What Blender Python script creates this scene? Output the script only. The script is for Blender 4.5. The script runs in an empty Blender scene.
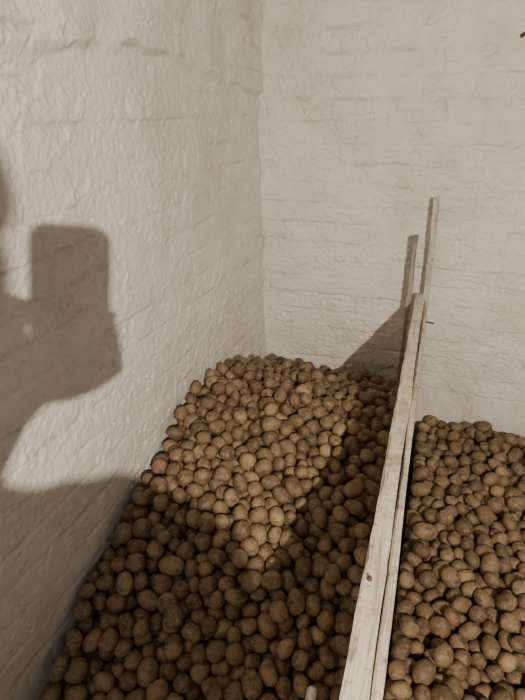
import bpy, bmesh, math, random
import numpy as np
from mathutils import Vector, Matrix, noise, kdtree
random.seed(7); rng = np.random.default_rng(11)
scene = bpy.context.scene
COL = scene.collection
CAMZ = 1.5
YAW = math.radians(18.5); PITCH = math.radians(25)

# ------------------------------------------------------------------ helpers
def link(o):
    COL.objects.link(o); return o
def new_mat(name):
    m = bpy.data.materials.new(name); m.use_nodes = True
    nt = m.node_tree; nt.nodes.clear()
    out = nt.nodes.new('ShaderNodeOutputMaterial'); b = nt.nodes.new('ShaderNodeBsdfPrincipled')
    nt.links.new(b.outputs[0], out.inputs[0])
    return m, nt, b
def N(nt, t, **kw):
    n = nt.nodes.new(t)
    for k, v in kw.items():
        if k in n.inputs.keys(): n.inputs[k].default_value = v
        else: setattr(n, k, v)
    return n
def L(nt, a, b): nt.links.new(a, b)
def math_n(nt, op, a, b=None, clamp=False):
    n = nt.nodes.new('ShaderNodeMath'); n.operation = op; n.use_clamp = clamp
    for i, v in enumerate((a, b)):
        if v is None: continue
        if isinstance(v, (int, float)): n.inputs[i].default_value = v
        else: L(nt, v, n.inputs[i])
    return n.outputs[0]
def ramp(nt, fac, stops):
    r = nt.nodes.new('ShaderNodeValToRGB')
    e = r.color_ramp.elements
    while len(e) < len(stops): e.new(0.5)
    for i, (p, c) in enumerate(stops):
        e[i].position = p; e[i].color = (*c, 1) if len(c) == 3 else c
    L(nt, fac, r.inputs[0]); return r.outputs[0]
def mixc(nt, fac, a, b, mode='MIX'):
    n = nt.nodes.new('ShaderNodeMix'); n.data_type = 'RGBA'; n.blend_type = mode
    for i, v in ((0, fac), (6, a), (7, b)):
        if isinstance(v, (int, float)): n.inputs[i].default_value = v
        elif isinstance(v, tuple): n.inputs[i].default_value = (*v, 1)
        else: L(nt, v, n.inputs[i])
    return n.outputs[2]
def noise_n(nt, vec, scale, detail=4, rough=.55, dist=0):
    n = N(nt, 'ShaderNodeTexNoise', Scale=scale, Detail=detail, Roughness=rough, Distortion=dist)
    L(nt, vec, n.inputs['Vector']); return n.outputs['Fac']

# ------------------------------------------------------------------ materials
def wall_material():
    m, nt, b = new_mat('thick_whitewash')
    tc = N(nt, 'ShaderNodeTexCoord'); obj = tc.outputs['Object']
    sep = N(nt, 'ShaderNodeSeparateXYZ'); L(nt, obj, sep.inputs[0])
    at = N(nt, 'ShaderNodeAttribute'); at.attribute_name = 'groove'
    lump = noise_n(nt, obj, 75, 6, .75)
    bp = N(nt, 'ShaderNodeBump', Strength=.9, Distance=.006); L(nt, lump, bp.inputs['Height']); L(nt, bp.outputs[0], b.inputs['Normal'])
    c = ramp(nt, noise_n(nt, obj, 2.6, 6, .7), [(.3, (.70, .66, .58)), (.5, (.82, .79, .725)), (.7, (.88, .86, .805))])
    c = mixc(nt, math_n(nt, 'MULTIPLY', at.outputs['Fac'], .42), c, (.42, .34, .25))
    spots = math_n(nt, 'MULTIPLY', math_n(nt, 'SUBTRACT', noise_n(nt, obj, 17, 6, .8), .60), 8, True)
    c = mixc(nt, math_n(nt, 'MULTIPLY', spots, .30), c, (.46, .38, .28))
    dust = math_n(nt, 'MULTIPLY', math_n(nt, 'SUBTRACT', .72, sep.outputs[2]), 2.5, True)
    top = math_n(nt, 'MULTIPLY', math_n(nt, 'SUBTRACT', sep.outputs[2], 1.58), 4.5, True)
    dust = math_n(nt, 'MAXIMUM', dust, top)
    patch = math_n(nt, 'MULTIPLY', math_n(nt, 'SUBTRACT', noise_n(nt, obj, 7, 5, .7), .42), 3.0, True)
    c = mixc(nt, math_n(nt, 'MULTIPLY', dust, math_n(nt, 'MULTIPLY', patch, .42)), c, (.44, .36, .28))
    L(nt, c, b.inputs['Base Color']); b.inputs['Roughness'].default_value = .8
    b.inputs['Specular IOR Level'].default_value = .25
    return m
mat_wall = wall_material()

def simple_mat(name, c1, c2, scale=8, rough=.9, bump=.3):
    m, nt, b = new_mat(name); tc = N(nt, 'ShaderNodeTexCoord')
    f = noise_n(nt, tc.outputs['Object'], scale, 4, .6)
    L(nt, ramp(nt, f, [(.3, c1), (.7, c2)]), b.inputs['Base Color']); b.inputs['Roughness'].default_value = rough
    bp = N(nt, 'ShaderNodeBump', Strength=bump, Distance=.01); L(nt, f, bp.inputs['Height']); L(nt, bp.outputs[0], b.inputs['Normal'])
    return m
mat_floor = simple_mat('earth_floor', (.10, .07, .045), (.17, .125, .09), 10, .95)
mat_ceil = simple_mat('low_bounce_limewash', (.075, .07, .06), (.12, .11, .095), 5, .9)  # unseen walls and ceiling coloured dark to cut bounced light

def wood_material(name, light, dark, dirt, along=1):
    m, nt, b = new_mat(name); tc = N(nt, 'ShaderNodeTexCoord')
    st = N(nt, 'ShaderNodeVectorMath', operation='MULTIPLY'); L(nt, tc.outputs['Object'], st.inputs[0])
    v = [90, 90, 90]; v[along] = 4.0; st.inputs[1].default_value = v
    g = noise_n(nt, st.outputs[0], 1.0, 5, .65, .5)
    big = noise_n(nt, tc.outputs['Object'], 16, 6, .78)
    c = ramp(nt, g, [(.36, dark), (.49, light), (.8, tuple(min(1, x*1.08) for x in light))])
    f = math_n(nt, 'MULTIPLY', math_n(nt, 'SUBTRACT', big, .50), 8, True)
    c = mixc(nt, math_n(nt, 'MULTIPLY', f, .7), c, dirt)
    sp = math_n(nt, 'MULTIPLY', math_n(nt, 'SUBTRACT', noise_n(nt, tc.outputs['Object'], 75, 4, .65), .57), 8, True)
    c = mixc(nt, math_n(nt, 'MULTIPLY', sp, .7), c, (.16, .11, .07))
    L(nt, c, b.inputs['Base Color']); b.inputs['Roughness'].default_value = .8
    b.inputs['Specular IOR Level'].default_value = .25
    bp = N(nt, 'ShaderNodeBump', Strength=.9, Distance=.006); L(nt, g, bp.inputs['Height']); L(nt, bp.outputs[0], b.inputs['Normal'])
    return m
mat_wood_y = wood_material('limed_board', (.80, .725, .59), (.52, .42, .30), (.46, .36, .24), 1)
mat_wood_z = wood_material('limed_post', (.60, .55, .46), (.40, .34, .26), (.31, .25, .18), 2)
mat_wood_g = wood_material('grey_weathered_post', (.36, .32, .27), (.24, .20, .16), (.17, .135, .10), 2)
mat_wood_x = wood_material('bin_board', (.5, .40, .28), (.28, .2, .12), (.22, .15, .09), 0)
mat_stick = wood_material('peeled_stick', (.92, .88, .80), (.82, .75, .63), (.66, .56, .44), 2)
m, nt, b = new_mat('rusty_iron'); mat_iron = m
tc = N(nt, 'ShaderNodeTexCoord'); L(nt, ramp(nt, noise_n(nt, tc.outputs['Object'], 90, 4), [(.3, (.05, .035, .025)), (.7, (.14, .08, .05))]), b.inputs['Base Color']); b.inputs['Metallic'].default_value = .3; b.inputs['Roughness'].default_value = .7

def potato_material():
    m, nt, b = new_mat('dusty_potato_skin')
    tc = N(nt, 'ShaderNodeTexCoord'); at = N(nt, 'ShaderNodeAttribute'); at.attribute_name = 'tint'
    t = at.outputs['Fac']
    off = N(nt, 'ShaderNodeVectorMath', operation='ADD'); L(nt, tc.outputs['Object'], off.inputs[0])
    k = math_n(nt, 'MULTIPLY', t, 37.0)
    cc = N(nt, 'ShaderNodeCombineXYZ'); L(nt, k, cc.inputs[0]); L(nt, k, cc.inputs[1]); L(nt, cc.outputs[0], off.inputs[1])
    v = off.outputs[0]
    base = ramp(nt, t, [(0, (.115, .069, .036)), (.3, (.175, .110, .060)), (.6, (.225, .147, .080)), (.85, (.28, .188, .105)), (.96, (.35, .245, .125)), (1, (.225, .115, .07))])
    d1 = noise_n(nt, v, 38, 4, .72)
    c = mixc(nt, math_n(nt, 'MULTIPLY', math_n(nt, 'MULTIPLY', math_n(nt, 'SUBTRACT', d1, .46), 5, True), .9), base, (.085, .054, .031))
    d2 = noise_n(nt, v, 95, 3, .7)
    c = mixc(nt, math_n(nt, 'MULTIPLY', math_n(nt, 'MULTIPLY', math_n(nt, 'SUBTRACT', d2, .50), 6, True), .5), c, (.36, .26, .155))
    vo = N(nt, 'ShaderNodeTexVoronoi', Scale=120.0); L(nt, v, vo.inputs['Vector'])
    sp = math_n(nt, 'MULTIPLY', math_n(nt, 'LESS_THAN', vo.outputs['Distance'], .26), math_n(nt, 'MULTIPLY', math_n(nt, 'SUBTRACT', d1, .4), 5, True))
    c = mixc(nt, math_n(nt, 'MULTIPLY', sp, .8), c, (.04, .027, .017))
    L(nt, c, b.inputs['Base Color']); b.inputs['Roughness'].default_value = .56
    b.inputs['Specular IOR Level'].default_value = .40
    h = math_n(nt, 'ADD', math_n(nt, 'MULTIPLY', d1, .7), math_n(nt, 'MULTIPLY', d2, .3))
    bp = N(nt, 'ShaderNodeBump', Strength=.65, Distance=.006); L(nt, h, bp.inputs['Height']); L(nt, bp.outputs[0], b.inputs['Normal'])
    return m
mat_potato = potato_material()
mat_core = simple_mat('dark_heap_core', (.03, .02, .012), (.06, .04, .025), 40, 1)  # dark sheet added to fill gaps, standing for the deeper potatoes

# ------------------------------------------------------------------ room shell
WX, WY = -.72, 2.16
RX, FY, CZ = 2.6, -3.0, 2.5
def vn(x, y, seed):
    x = np.asarray(x, float); y = np.asarray(y, float)
    xi = np.floor(x).astype(np.int64); yi = np.floor(y).astype(np.int64); xf = x-xi; yf = y-yi
    def g(ix, iy, fx, fy):
        h = (ix*374761393+iy*668265263+seed*1274126177) & 0xffffffff
        h = ((h ^ (h >> 13))*1103515245) & 0xffffffff; h = (h ^ (h >> 16)) & 0xffff
        a = h/65536*6.28318; return np.cos(a)*fx+np.sin(a)*fy
    u = xf**3*(xf*(xf*6-15)+10); v = yf**3*(yf*(yf*6-15)+10)
    return ((g(xi, yi, xf, yf)*(1-u)+g(xi+1, yi, xf-1, yf)*u)*(1-v)+(g(xi, yi+1, xf, yf-1)*(1-u)+g(xi+1, yi+1, xf-1, yf-1)*u)*v)
def sst(a, b, x):
    t = np.clip((x-a)/(b-a), 0, 1); return t*t*(3-2*t)
def relief(a, z, sd, amp=1.0, crust=1.0, fine=1.0):
    """whitewashed brick: returns (outward displacement, groove mask)"""
    wz = z+.011*vn(a*2.6, z*2.6, sd+1)+.007*vn(a*10, z*8, sd+2)+.005*vn(a*30, z*24, sd+30); wa = a+.018*vn(a*6, z*9, sd+3)
    row = np.floor(wz/.077); fz = wz/.077-row
    s = wa/.262+.5*(row % 2)+.13*np.sin(row*12.9); col = np.floor(s); fx = s-col
    h = ((row*73856093).astype(np.int64) ^ (col*19349663).astype(np.int64)) & 0xffff
    br = (((h*2654435761) & 0xffff)/65536.0)-.5
    wid = .004+.004*sst(-.3, .4, vn(a*6, z*12, sd+31))
    bed = np.exp(-(np.minimum(fz, 1-fz)*.077/wid)**2)
    head = np.exp(-(np.minimum(fx, 1-fx)*.262/wid)**2)
    m1 = sst(-.05, .25, vn(a*4.2, z*8, sd+4)+.9*vn(a*16, z*16, sd+32)); m2 = sst(.0, .35, vn(a*5.3, z*6, sd+5))
    groove = np.maximum(bed*(.12+.83*m1), head*m2*.6)
    d = .011*vn(a*1.4, z*1.9, sd+6)+.0070*vn(a*4.2, z*5.0, sd+7)+.0034*vn(a*9, z*12, sd+8)+(.0018*vn(a*26, z*30, sd+9)+.0020*vn(a*58, z*62, sd+13)+.0012*vn(a*110, z*115, sd+50))*fine
    d += br*.0048*(1-bed)*(1-head) - .0050*groove
    c1 = vn(a*2.2, z*3.4, sd+14)+.40*vn(a*8, z*10, sd+15)+.30*vn(a*24, z*28, sd+16)+.16*vn(a*60, z*60, sd+51)
    d += (.0028*sst(.06, .10, c1)+.0026*sst(.34, .38, c1))*crust
    c2 = vn(a*6.1+9, z*10, sd+17)+.45*vn(a*19, z*26, sd+18)+.2*vn(a*50, z*50, sd+52); d -= .0045*sst(.40, .44, c2)*crust
    u_ = a*.82+z*.57; v_ = -a*.57+z*.82
    stk = vn(u_*3.0, v_*13, sd+40)+.3*vn(u_*11, v_*30, sd+41)+.15*vn(a*60, z*60, sd+53); d += .0030*sst(.26, .38, stk)*sst(-.1, .3, vn(a*1.8, z*1.8, sd+42))
    cr = np.abs(vn(a*4.2+.5*vn(a*12, z*12, sd+19), z*6, sd+20)); crm = np.exp(-(cr/.008)**2)*sst(.16, .32, vn(a*2.4, z*3.1, sd+21))
    d -= .003*crm; groove = np.maximum(groove, crm*.6)
    pit = sst(.36, .42, vn(a*34, z*38, sd+22))*sst(-.2, .1, vn(a*3, z*3, sd+43))
    d -= .0042*pit; groove = np.maximum(groove, pit*.45)
    return d*amp, np.clip(groove*(.35+1.2*sst(-.1, .5, vn(a*7, z*7, sd+23))), 0, 1)
def mesh_grid(name, X, Y, Z, groove, mat):
    nv, nu = X.shape
    me = bpy.data.meshes.new(name); V = np.stack([X.ravel(), Y.ravel(), Z.ravel()], 1)
    idx = np.arange(nu*nv).reshape(nv, nu); F = np.stack([idx[:-1, :-1].ravel(), idx[:-1, 1:].ravel(), idx[1:, 1:].ravel(), idx[1:, :-1].ravel()], 1)
    me.vertices.add(len(V)); me.vertices.foreach_set('co', V.astype(np.float32).ravel())
    me.loops.add(F.size); me.loops.foreach_set('vertex_index', F.astype(np.int32).ravel())
    me.polygons.add(len(F)); me.polygons.foreach_set('loop_start', np.arange(0, F.size, 4, dtype=np.int32))
    me.polygons.foreach_set('use_smooth', np.ones(len(F), bool)); me.materials.append(mat)
    at = me.attributes.new('groove', 'FLOAT', 'POINT'); at.data.foreach_set('value', groove.astype(np.float32).ravel())
    me.update(calc_edges=True)
    o = link(bpy.data.objects.new(name, me)); o['kind'] = 'structure'; return o
zs = np.concatenate([np.linspace(0, .35, 10)[:-1], np.linspace(.35, 1.95, 560), np.linspace(1.95, CZ, 20)[1:]])
ys = np.concatenate([np.linspace(FY, .2, 60)[:-1], np.linspace(.2, WY+.03, 640)])
Yg, Zg = np.meshgrid(ys, zs); d, gr = relief(Yg, Zg, 20, .85, .75, .8)
ledge = np.interp(Yg, [0, .8, 1.2, 1.6, 2.1], [1.57, 1.585, 1.625, 1.60, 1.535])+.016*vn(Yg*6, Zg*0, 77)+.014*vn(Yg*15, Zg*4, 79)
lm = sst(-.25, .15, vn(Yg*4.3, Yg*0+3, 78))
d = d+.022*sst(-.035+.028*lm, .012, Zg-ledge)*(.35+.65*lm)+.008*vn(Yg*9, Zg*13, 80)*sst(1.52, 1.6, Zg)
cornerness = sst(1.2, 2.1, Yg)
wob = .012*vn(Zg*4, Zg*0, 91)+.008*vn(Zg*13, Zg*0, 92)+.004*vn(Zg*40, Zg*0, 93)
d = d+cornerness*(-.030*(Zg-.9)/.9+wob)
gr = np.maximum(gr, .75*np.exp(-np.abs(WY-Yg)/.010)*sst(-.2, .3, vn(Zg*9, Zg*0, 94)))
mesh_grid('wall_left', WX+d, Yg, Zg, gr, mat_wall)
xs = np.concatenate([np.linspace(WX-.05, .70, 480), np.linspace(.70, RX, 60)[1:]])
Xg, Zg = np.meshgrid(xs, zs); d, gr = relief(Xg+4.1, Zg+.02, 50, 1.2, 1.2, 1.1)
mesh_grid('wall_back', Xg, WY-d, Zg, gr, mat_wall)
def flat(name, A, B, C, mat):
    A, B, C = Vector(A), Vector(B), Vector(C); u, v = np.meshgrid(np.linspace(0, 1, 7), np.linspace(0, 1, 7))
    P = [A[i]+(B[i]-A[i])*u+(C[i]-A[i])*v for i in range(3)]; mesh_grid(name, P[0], P[1], P[2], u*0, mat)
flat('wall_right', (RX, FY, 0), (RX, WY+.03, 0), (RX, FY, CZ), mat_ceil)
flat('wall_front', (WX-.06, FY, 0), (RX, FY, 0), (WX-.06, FY, CZ), mat_ceil)
flat('floor', (WX-.06, FY, 0), (RX, FY, 0), (WX-.06, WY+.03, 0), mat_floor)
flat('ceiling', (WX-.06, FY, CZ), (RX, FY, CZ), (WX-.06, WY+.03, CZ), mat_ceil)

# ------------------------------------------------------------------ potatoes: packing
PX0, PX1 = -.042, .022
def H_left(x, y):
    h = np.interp(y, [.3, .45, .55, .70, .86, 1.0, 1.11, 1.3, 1.46, 1.6, 1.74, 1.95, 2.16], [.17, .22, .28, .385, .49, .56, .60, .63, .635, .61, .555, .46, .375])
    u = np.clip((x-WX)/.68, 0, 1)
    return h - .035*u*np.clip((h-.3)/.25, 0, 1) + .008*np.sin(x*17+y*9)
def H_right(x, y):
    return .215 + .05*(x-.05) - .02*(2.16-y) + .01*np.sin(x*13+y*8)
BINS = [(WX+.016, PX0-.006, .31, WY-.016, H_left), (PX1+.006, .66, .31, WY-.016, H_right)]
DEPTH = .098
cen, rad, sep, bid = [], [], [], []
for k, (x0, x1, y0, y1, H) in enumerate(BINS):
    vol = (x1-x0)*(y1-y0)*DEPTH*.71*(1.10 if k == 0 else 1)
    while vol > 0:
        r = float(np.clip(rng.normal(.0190 if k == 0 else .0208, .0017 if k == 0 else .0021), .0148, .0255)); e = float(rng.uniform(.1, .8 if k == 0 else 1.1))
        d = r*e; vol -= 4/3*math.pi*r*r*(r+d/2)
        x = rng.uniform(x0+r, x1-r); y = rng.uniform(y0+r, y1-r)
        z = float(H(x, y)) - DEPTH + r + rng.uniform(0, .15)
        cen.append((x, y, z)); rad.append(r); sep.append(d); bid.append(k)
n = len(cen); cen = np.array(cen); rad = np.array(rad); sep = np.array(sep); bid = np.array(bid)
ax = rng.normal(size=(n, 3)); ax[:, 2] *= .35; ax /= np.linalg.norm(ax, axis=1)[:, None]
P = np.concatenate([cen-ax*sep[:, None]/2, cen+ax*sep[:, None]/2]); R = np.concatenate([rad, rad]); B2 = np.concatenate([bid, bid])
X0 = np.array([b[0] for b in BINS])[B2]+R; X1 = np.array([b[1] for b in BINS])[B2]-R
Y0 = np.array([b[2] for b in BINS])[B2]+R; Y1 = np.array([b[3] for b in BINS])[B2]-R
ITS = 250
for it in range(ITS):
    if it % 8 == 0:
        kd = kdtree.KDTree(2*n)
        for i in range(2*n): kd.insert(P[i], i)
        kd.balance(); I = []; J = []
        for i in range(2*n):
            for (co, j, dd) in kd.find_range(P[i], R[i]+.036):
                if j > i and (j-i) != n and dd < R[i]+R[j]+.012: I.append(i); J.append(j)
        I = np.array(I); J = np.array(J)
    prev = P.copy()
    if it < ITS-45: P[:, 2] -= .0014
    for s in range(3):
        D = P[I]-P[J]; dist = np.linalg.norm(D, axis=1)+1e-9; pen = R[I]+R[J]-dist
        a = pen > 0; Ia = I[a]; Ja = J[a]; C = D[a]/dist[a][:, None]*(pen[a]*.5)[:, None]
        cnt = np.bincount(Ia, minlength=2*n)+np.bincount(Ja, minlength=2*n)
        for c in range(3):
            P[:, c] += (np.bincount(Ia, C[:, c], 2*n)-np.bincount(Ja, C[:, c], 2*n))/np.maximum(1, cnt*.55)
        D = P[n:]-P[:n]; dl = np.linalg.norm(D, axis=1)+1e-9
        cor = D/dl[:, None]*((dl-sep)*.5)[:, None]; P[:n] += cor; P[n:] -= cor
        P[:, 0] = np.clip(P[:, 0], X0, X1); P[:, 1] = np.clip(P[:, 1], Y0, Y1)
        F = np.where(B2 == 0, H_left(P[:, 0], P[:, 1]), H_right(P[:, 0], P[:, 1]))-DEPTH
        P[:, 2] = np.maximum(P[:, 2], F+R)
    mv = P[:, :2]-prev[:, :2]; ml = np.linalg.norm(mv, axis=1)
    st_ = (ml < .0012)
    P[st_, :2] = prev[st_, :2]+mv[st_]*.25
cen = (P[:n]+P[n:])/2; ax = P[n:]-P[:n]; ax /= np.linalg.norm(ax, axis=1)[:, None]+1e-9

# which potatoes show (simple painter's buffer)
cam_loc = np.array([0, 0, CAMZ])
fwd = np.array([-math.sin(YAW)*math.cos(PITCH), math.cos(YAW)*math.cos(PITCH), -math.sin(PITCH)])
right = np.array([math.cos(YAW), math.sin(YAW), 0]); up = np.cross(right, fwd)
rel = cen-cam_loc; dep = rel@fwd; sx = 262.5+526*(rel@right)/dep; sy = 350-526*(rel@up)/dep
buf = -np.ones((700, 525), int); yy, xx = np.mgrid[0:700, 0:525]
for i in np.argsort(-dep):
    if dep[i] < .2: continue
    pr = 526*(rad[i]+sep[i]*.2)/dep[i]
    a0, a1 = int(max(0, sx[i]-pr)), int(min(525, sx[i]+pr+1)); b0, b1 = int(max(0, sy[i]-pr)), int(min(700, sy[i]+pr+1))
    if a1 <= a0 or b1 <= b0: continue
    mk = (xx[b0:b1, a0:a1]-sx[i])**2+(yy[b0:b1, a0:a1]-sy[i])**2 < pr*pr
    buf[b0:b1, a0:a1][mk] = i
xr = 343+(415-343)*(700-yy)/400.0; buf[(xx > xr) & (xx < xr+45-25*(700-yy)/400.0)] = -1
vis = np.bincount(buf[buf >= 0], minlength=n)
top = set(np.argsort(-vis)[:300].tolist())
print('potatoes', n, 'showing', int((vis > 20).sum()))

def ico(s):
    bm = bmesh.new(); bmesh.ops.create_icosphere(bm, subdivisions=s, radius=1)
    v = np.array([x.co[:] for x in bm.verts]); f = np.array([[q.index for q in p.verts] for p in bm.faces]); bm.free(); return v, f
ICO = {2: ico(2), 3: ico(3), 4: ico(4)}
def potato_verts(i, s):
    g = np.random.default_rng(1000+i); V = ICO[s][0].copy(); D = V.copy()
    f = np.ones(len(V))
    for k in range(5):
        w = g.normal(size=3)*g.uniform(.8, 2.3); f += g.uniform(.02, .05)*np.sin(D@w+g.uniform(0, 6.28))
    for k in range(int(g.integers(3, 8))):
        c = g.normal(size=3); c /= np.linalg.norm(c)
        ang = np.arccos(np.clip(D@c, -1, 1)); f -= g.uniform(.03, .07)*np.exp(-(ang/.15)**2)
    V = np.sign(V)*np.abs(V)**.93 * f[:, None]
    r = rad[i]; A = r+sep[i]/2
    V *= np.array([A*1.02, r*1.07, r*g.uniform(.90, 1.03)])
    bend = g.uniform(-.15, .15); V[:, 1] += bend*r*((V[:, 0]/A)**2)
    V[:, 1:] *= (1+g.uniform(-.10, .10)*V[:, :1]/A)
    a = Vector(ax[i]); q = a.to_track_quat('X', 'Z').to_matrix()
    M = np.array(q @ Matrix.Rotation(g.uniform(0, 6.28), 3, 'X'))
    return V@M.T
def mesh_from(name, V, F, tint, mats, midx=None):
    me = bpy.data.meshes.new(name); me.vertices.add(len(V)); me.vertices.foreach_set('co', V.astype(np.float32).ravel())
    me.loops.add(F.size); me.loops.foreach_set('vertex_index', F.astype(np.int32).ravel())
    me.polygons.add(len(F)); me.polygons.foreach_set('loop_start', np.arange(0, F.size, 3, dtype=np.int32))
    me.polygons.foreach_set('use_smooth', np.ones(len(F), bool))
    for m_ in mats: me.materials.append(m_)
    if midx is not None: me.polygons.foreach_set('material_index', midx.astype(np.int32))
    at = me.attributes.new('tint', 'FLOAT', 'POINT'); at.data.foreach_set('value', tint.astype(np.float32))
    me.update(calc_edges=True); return me
tints = np.clip(rng.beta(1.8, 1.9, n), 0, .92)
rare = rng.random(n); tints[rare < .012] = 1.0; tints[(rare > .02) & (rare < .04)] = .95
SV, SF, ST, base = [], [], [], 0
for i in range(n):
    if i in top:
        V = potato_verts(i, 4 if vis[i] > 450 else 3); F = ICO[4 if vis[i] > 450 else 3][1]
        me = mesh_from('potato', V, F, np.full(len(V), tints[i]), [mat_potato])
        o = link(bpy.data.objects.new('potato', me)); o.location = cen[i]
        o['category'] = 'potato'; o['group'] = 'potatoes heaped in the wooden bins'
        long_ = sep[i] > rad[i]*.55; big = rad[i] > .0235; small = rad[i] < .017
        kind = 'large ' if big else ('small ' if small else '')
        shape = 'oblong' if long_ else 'round'
        col = 'reddish' if tints[i] == 1 else ('yellowish' if tints[i] > .93 else ('dark earthy' if tints[i] < .3 else 'dusty brown'))
        place = 'heaped beside whitewashed brick wall' if bid[i] == 0 else 'heaped in the lower bin past partition'
        o['label'] = f'{kind}{shape} {col} potato {place}'
    else:
        s = 3 if vis[i] > 30 else 2
        V = potato_verts(i, s)+cen[i]; SV.append(V); SF.append(ICO[s][1]+base); ST.append(np.full(len(V), tints[i])); base += len(V)
npot = sum(len(f) for f in SF)
for (x0, x1, y0, y1, H) in BINS:
    nu, nv = 24, 60
    gx, gy = np.meshgrid(np.linspace(x0, x1, nu), np.linspace(y0, y1, nv)); gx = gx.ravel(); gy = gy.ravel()
    V = np.stack([gx, gy, H(gx, gy)-DEPTH-.002], 1)
    idx = np.arange(nu*nv).reshape(nv, nu); a = idx[:-1, :-1].ravel(); b_ = idx[:-1, 1:].ravel(); c = idx[1:, 1:].ravel(); d = idx[1:, :-1].ravel()
    SV.append(V); SF.append(np.concatenate([np.stack([a, b_, c], 1), np.stack([a, c, d], 1)])+base); ST.append(np.zeros(len(V))); base += len(V)
SFa = np.concatenate(SF); mi = np.zeros(len(SFa)); mi[npot:] = 1
me = mesh_from('potato_heap', np.concatenate(SV), SFa, np.concatenate(ST), [mat_potato, mat_core], mi)
o = link(bpy.data.objects.new('potato_heap', me)); o['kind'] = 'stuff'; o['category'] = 'potatoes'
o['label'] = 'mass of dusty brown potatoes filling both wooden bins'; o['group'] = 'potatoes heaped in the wooden bins'

# ------------------------------------------------------------------ wooden parts
def board(name, p0, p1, w, h, mat, upv=(0, 0, 1), seg=24, wob=.0015, bevel=.003, parent=None, chip=0):
    p0 = Vector(p0); p1 = Vector(p1); t = (p1-p0).normalized(); u = Vector(upv); s = t.cross(u).normalized(); u = s.cross(t).normalized()
    bm = bmesh.new(); rings = []; sd = random.random()*50; bv = bevel
    for i in range(seg+1):
        f = i/seg; c = p0.lerp(p1, f); ring = []
        bl = bv*(1+chip*max(0, noise.noise(Vector((f*22+sd, 1, 2))))*4); brr = bv*(1+chip*max(0, noise.noise(Vector((f*26+sd, 7, 2))))*4)
        corners = [(-w/2+bv, -h/2), (w/2-bv, -h/2), (w/2, -h/2+bv), (w/2, h/2-brr), (w/2-brr, h/2), (-w/2+bl, h/2), (-w/2, h/2-bl), (-w/2, -h/2+bv)]
        for q, (a, b) in enumerate(corners):
            nn = noise.noise_vector(Vector((f*9+sd, q//2*3.1, sd)))*wob*1.8+noise.noise_vector(Vector((f*60+sd, q//2*3.1, sd)))*wob*.5
            ring.append(bm.verts.new(c+s*(a+nn[0])+u*(b+nn[1])))
        rings.append(ring)
    for i in range(seg):
        for q in range(8):
            bm.faces.new((rings[i][q], rings[i][(q+1) % 8], rings[i+1][(q+1) % 8], rings[i+1][q]))
    bm.faces.new(rings[0][::-1]); bm.faces.new(rings[-1])
    bmesh.ops.recalc_face_normals(bm, faces=bm.faces)
    me = bpy.data.meshes.new(name); bm.to_mesh(me); bm.free(); me.materials.append(mat)
    o = link(bpy.data.objects.new(name, me))
    if parent: o.parent = parent
    return o
part = link(bpy.data.objects.new('wooden_partition', None)); part.empty_display_size = .1
part['label'] = 'rough limewashed board partition between the two potato bins'; part['category'] = 'wooden partition'
TOPZ = .83
board('top_rail', (-.019, .12, TOPZ-.045), (-.036, 2.11, TOPZ-.060), .035, .085, mat_wood_y, wob=.0024, parent=part, seg=110, chip=1)
zt = TOPZ-.028
k = 0
for (z, h) in [(zt-.055, .11), (zt-.17, .11), (zt-.285, .11), (zt-.40, .11), (zt-.515, .11), (zt-.63, .11), (zt-.74, .08)]:
    dx = .0012*math.sin(k*2.1)
    board('plank', (.0075+dx, .14+.01*(k % 2), z), (-.0085+dx*.5, 2.135, z-.014), .013, h, mat_wood_y, wob=.0018, parent=part, seg=70, chip=.6); k += 1
board('post', (.009, 2.10, .0), (-.024, 2.105, 1.19), .021, .028, mat_wood_z, upv=(0, 1, 0), parent=part, bevel=.002, wob=.003, seg=40)
board('post', (-.078, 2.06, .0), (-.078, 2.075, 1.05), .016, .036, mat_wood_g, upv=(0, 1, 0), parent=part, bevel=.002, wob=.003, seg=40)
board('post', (-.065, .22, 0), (-.065, .22, .74), .04, .06, mat_wood_z, upv=(0, 1, 0), parent=part)
def rod(name, p0, p1, r0, r1, mat, parent=None, seg=12, cap=True):
    p0 = Vector(p0); p1 = Vector(p1); t = (p1-p0).normalized(); a = t.orthogonal().normalized(); b = t.cross(a)
    bm = bmesh.new(); rings = []; Lh = (p1-p0).length
    pts = [(i/8, r0+(r1-r0)*i/8) for i in range(9)]
    if cap: pts += [(1+r1*x/Lh, r1*math.sqrt(max(0, 1-x*x))) for x in (.35, .65, .88, .98)]
    for f, r in pts:
        rings.append([bm.verts.new(p0+t*Lh*f+(a*math.cos(q*2*math.pi/seg)+b*math.sin(q*2*math.pi/seg))*r) for q in range(seg)])
    for i in range(len(rings)-1):
        for q in range(seg): bm.faces.new((rings[i][q], rings[i][(q+1) % seg], rings[i+1][(q+1) % seg], rings[i+1][q]))
    bm.faces.new(rings[0][::-1]); bm.faces.new(rings[-1]); bmesh.ops.recalc_face_normals(bm, faces=bm.faces)
    for f in bm.faces: f.smooth = True
    me = bpy.data.meshes.new(name); bm.to_mesh(me); bm.free(); me.materials.append(mat)
    o = link(bpy.data.objects.new(name, me)); o.parent = parent; return o
rod('nail', (.0, 1.95, .755), (.028, 1.93, .76), .003, .003, mat_iron, part)
rod('nail', (-.03, .62, .80), (-.03, .62, .8265), .004, .004, mat_iron, part)
for (a, b_) in ((WX+.03, -.10), (.045, .66)):
    pr = link(bpy.data.objects.new('retaining_boards', None)); pr['label'] = 'low rough boards holding back a heap of potatoes'; pr['category'] = 'wooden boards'
    board('plank', (a, .285, .07), (b_, .285, .07), .022, .135, mat_wood_x, parent=pr)
    board('plank', (a, .285, .21), (b_, .285, .21), .022, .135, mat_wood_x, parent=pr)
pr = link(bpy.data.objects.new('retaining_boards', None)); pr['label'] = 'rough boards closing the far flank of the potatoes'; pr['category'] = 'wooden boards'
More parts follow.
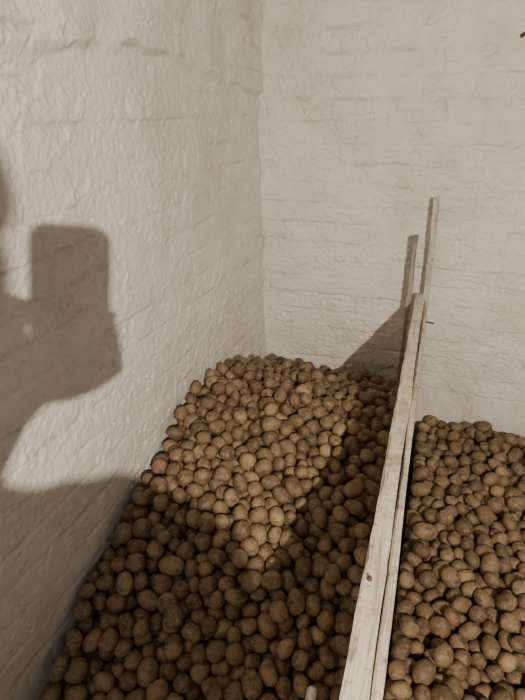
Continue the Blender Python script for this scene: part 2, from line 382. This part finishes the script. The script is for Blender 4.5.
for z in (.07, .21, .35): board('plank', (.685, .28, z), (.685, 2.12, z), .022, .135, mat_wood_y, parent=pr)
st = rod('wooden_stick', (-.13, .62, .20), (-.122, .690, .390), .013, .011, mat_stick)
st['label'] = 'pale peeled wooden stick poking out of the potatoes'; st['category'] = 'stick'
pin = rod('dark_mark_pin', (.172, 2.165, 1.705), (.178, 2.125, 1.708), .007, .006, mat_iron)  # added iron pin standing in for a dark smudge on the wall
pin['label'] = 'short dark iron pin standing in for a dark smudge on the wall'; pin['category'] = 'hook'

# ------------------------------------------------------------------ person holding the phone (casts the shadows on the wall)
def add_caps(bm, p0, p1, r0, r1):
    p0 = Vector(p0); p1 = Vector(p1); nst = max(2, int((p1-p0).length/(min(r0, r1)*.45)))
    for i in range(nst+1):
        f = i/nst; c = p0.lerp(p1, f); r = r0+(r1-r0)*f
        bmesh.ops.create_icosphere(bm, subdivisions=2, radius=r, matrix=Matrix.Translation(c))
def ell(bm, c, s, rot=0):
    bmesh.ops.create_icosphere(bm, subdivisions=3, radius=1, matrix=Matrix.Translation(c) @ Matrix.Rotation(rot, 4, 'Z') @ Matrix.Diagonal((*s, 1)))
Fd = Vector((-math.sin(YAW), math.cos(YAW), 0)); Rd = Vector((math.cos(YAW), math.sin(YAW), 0)); Z = Vector((0, 0, 1))
bm = bmesh.new()
hc = Vector((.130, -.33, 1.675))
ell(bm, hc, (.076, .095, .115), YAW); ell(bm, hc+Fd*.04-Z*.07, (.05, .05, .045), YAW)
add_caps(bm, hc+Fd*.09-Z*.0, hc+Fd*.108-Z*.03, .009, .014)
for s in (-1, 1): ell(bm, hc+Rd*.078*s-Z*.01, (.012, .02, .032), YAW)
nb = Vector((.135, -.36, 1.41))
add_caps(bm, hc-Z*.08-Fd*.02, nb, .055, .062)
rs = Vector((.292, -.30, 1.348)); ls = Vector((-.07, -.44, 1.35))
add_caps(bm, nb-Z*.016, Vector((.24, -.32, 1.378)), .076, .074); add_caps(bm, Vector((.24, -.32, 1.378)), rs, .074, .074); add_caps(bm, nb-Z*.03, ls, .070, .070)
pelv = Vector((.13, -.42, .90))
for f in np.linspace(0, 1, 9):
    c = (nb-Z*.12).lerp(pelv, float(f)); w = .175-.035*math.sin(f*math.pi*.8)
    ell(bm, c, (w, .115, .09), YAW)
for s in (-1, 1):
    hip = pelv+Rd*.09*s-Z*.03; knee = hip+Rd*.01*s+Fd*.02-Z*.41; ank = knee-Fd*.03-Z*.37
    add_caps(bm, hip, knee, .085, .058); add_caps(bm, knee, ank, .058, .042)
    add_caps(bm, Vector((ank.x, ank.y, .045)), Vector((ank.x, ank.y, .038))+Fd*.16, .045, .036)
re = rs+Rd*.03-Z*.29-Fd*.02; rw = re+Fd*.07-Z*.24
add_caps(bm, rs, re, .070, .050); add_caps(bm, re, rw, .048, .033)
ell(bm, rw-Z*.06+Fd*.01, (.022, .04, .05), YAW)
for q in range(4):
    p = rw-Z*.09+Fd*(-.02+.018*q); add_caps(bm, p, p-Z*.035+Fd*.004, .009, .0085); add_caps(bm, p-Z*.035+Fd*.004, p-Z*.06+Fd*.012-Rd*.01, .0085, .0075)
add_caps(bm, rw-Z*.04+Fd*.035, rw-Z*.085+Fd*.06, .011, .009)
# left arm raised to the phone; palm and thumb behind its near edge
le = Vector((-.20, -.10, 1.19)); lw = Vector((-.078, -.052, 1.372))
add_caps(bm, ls, le, .062, .052); add_caps(bm, le, lw, .056, .040)
add_caps(bm, lw, Vector((-.035, -.048, 1.403)), .039, .033); add_caps(bm, Vector((-.04, -.045, 1.406)), Vector((.005, -.038, 1.405)), .032, .029)
for q in range(4):
    z = 1.395+.021*q
    a = Vector((.010, -.042, z-.008)); b1 = Vector((.043, -.022, z)); b2 = Vector((.048-.001*abs(q-1.5), .000, z+.002)); b3 = Vector((.036, .008-.001*q, z+.002))
    add_caps(bm, a, b1, .012, .011); add_caps(bm, b1, b2, .0105, .0100); add_caps(bm, b2, b3, .0095, .008)
add_caps(bm, Vector((-.055, -.062, 1.40)), Vector((-.050, -.062, 1.450)), .036, .034)
add_caps(bm, Vector((-.095, -.075, 1.41)), Vector((-.085, -.075, 1.465)), .036, .030)
add_caps(bm, Vector((-.060, -.062, 1.462)), Vector((-.038, -.055, 1.480)), .026, .021); add_caps(bm, Vector((-.038, -.055, 1.480)), Vector((-.012, -.045, 1.480)), .019, .012)
me = bpy.data.meshes.new('person'); bm.to_mesh(me); bm.free()
mat_jacket = simple_mat('dark_jacket_cloth', (.035, .04, .05), (.07, .075, .09), 60, .9)
mat_skin = simple_mat('skin', (.52, .32, .23), (.60, .39, .29), 20, .5, .05)
mat_hair = simple_mat('brown_hair', (.05, .03, .02), (.10, .06, .035), 80, .6)
mat_phone = simple_mat('black_phone_glass', (.012, .012, .014), (.02, .02, .022), 5, .2, 0)
per = link(bpy.data.objects.new('person', me))
md = per.modifiers.new('r', 'REMESH'); md.mode = 'VOXEL'; md.voxel_size = .0065
md2 = per.modifiers.new('s', 'SMOOTH'); md2.factor = .5; md2.iterations = 3
dg = bpy.context.evaluated_depsgraph_get(); me2 = bpy.data.meshes.new_from_object(per.evaluated_get(dg)); per.modifiers.clear(); per.data = me2
me2.materials.clear(); me2.materials.append(mat_jacket); me2.materials.append(mat_skin)
for p in me2.polygons:
    c = p.center; p.use_smooth = True
    if c.z > 1.50 or (c-lw).dot((lw-le).normalized()) > 0 and (c-lw).length < .2 and c.y > -.12 or (c-rw).length < .2 and c.z < rw.z: p.material_index = 1
per['label'] = 'person in dark jacket holding up a phone'; per['category'] = 'person'
bm = bmesh.new(); ell(bm, hc-Fd*.012+Z*.018, (.083, .098, .112), YAW)
ell(bm, hc-Fd*.022-Z*.055, (.084, .085, .15), YAW)
bmesh.ops.bisect_plane(bm, geom=bm.verts[:]+bm.edges[:]+bm.faces[:], plane_co=hc+Fd*.05+Z*.045, plane_no=(Fd*.9-Z*.4).normalized(), clear_outer=True)
me = bpy.data.meshes.new('hair'); bm.to_mesh(me); bm.free(); me.materials.append(mat_hair)
for p in me.polygons: p.use_smooth = True
hr = link(bpy.data.objects.new('hair', me)); hr.parent = per
bm = bmesh.new(); rc = .017; out = []
for (cx, cz, a0) in ((.0405-rc, .08-rc, 0), (-.0405+rc, .08-rc, 90), (-.0405+rc, -.08+rc, 180), (.0405-rc, -.08+rc, 270)):
    for q in range(9):
        a = math.radians(a0+q*11.25); out.append((cx+rc*math.cos(a), cz+rc*math.sin(a)))
f0 = [bm.verts.new((x, -.0045, z)) for x, z in out]; f1 = [bm.verts.new((x, .0045, z)) for x, z in out]
bm.faces.new(f0); bm.faces.new(f1[::-1])
for q in range(len(out)): bm.faces.new((f0[q], f0[(q+1) % len(out)], f1[(q+1) % len(out)], f1[q]))
bmesh.ops.recalc_face_normals(bm, faces=bm.faces)
me = bpy.data.meshes.new('phone'); bm.to_mesh(me); bm.free(); me.materials.append(mat_phone)
ph = link(bpy.data.objects.new('phone', me)); ph.rotation_euler = (-PITCH, 0, YAW)
Up = Vector(up.tolist()); Fw = Vector(fwd.tolist())
ph.location = Vector((0, 0, CAMZ))+Rd*.007-Fw*.012-Up*.028
ph['label'] = 'black phone held up in a hand'; ph['category'] = 'phone'

# ------------------------------------------------------------------ lamp
LP = Vector((.700, -.854, 1.82))
ld = bpy.data.lights.new('lamp_light', 'POINT'); ld.energy = 262; ld.color = (1.0, .89, .735); ld.shadow_soft_size = .009
lamp = link(bpy.data.objects.new('hanging_lamp', None)); lamp.location = LP
lamp['label'] = 'bare bulb hanging from the cellar ceiling on a cord'; lamp['category'] = 'lamp'
lo_ = link(bpy.data.objects.new('lamp_light', ld)); lo_.parent = lamp
rod('cord', (0, 0, .07), (0, 0, .68), .003, .003, mat_phone, lamp, cap=False)
rod('socket', (0, 0, .03), (0, 0, .075), .018, .014, mat_phone, lamp)
ad = bpy.data.lights.new('cool_fill', 'AREA'); ad.shape = 'RECTANGLE'; ad.size = .9; ad.size_y = 1.6; ad.energy = 11; ad.color = (.70, .83, 1.0)  # added cool fill light that lifts the shadows; the wall has no doorway
ao = link(bpy.data.objects.new('cool_fill', ad)); ao.location = (.6, -2.9, 1.3); ao.rotation_euler = (math.radians(90), 0, 0)
w = bpy.data.worlds.new('w'); scene.world = w; w.use_nodes = True
w.node_tree.nodes['Background'].inputs[0].default_value = (.006, .006, .007, 1)

cam = bpy.data.cameras.new('camera'); cam.lens = 36*526/700; cam.sensor_width = 36; cam.clip_start = .005
co = link(bpy.data.objects.new('camera', cam)); co.location = (0, 0, CAMZ); co.rotation_euler = (math.radians(90)-PITCH, 0, YAW)
scene.camera = co
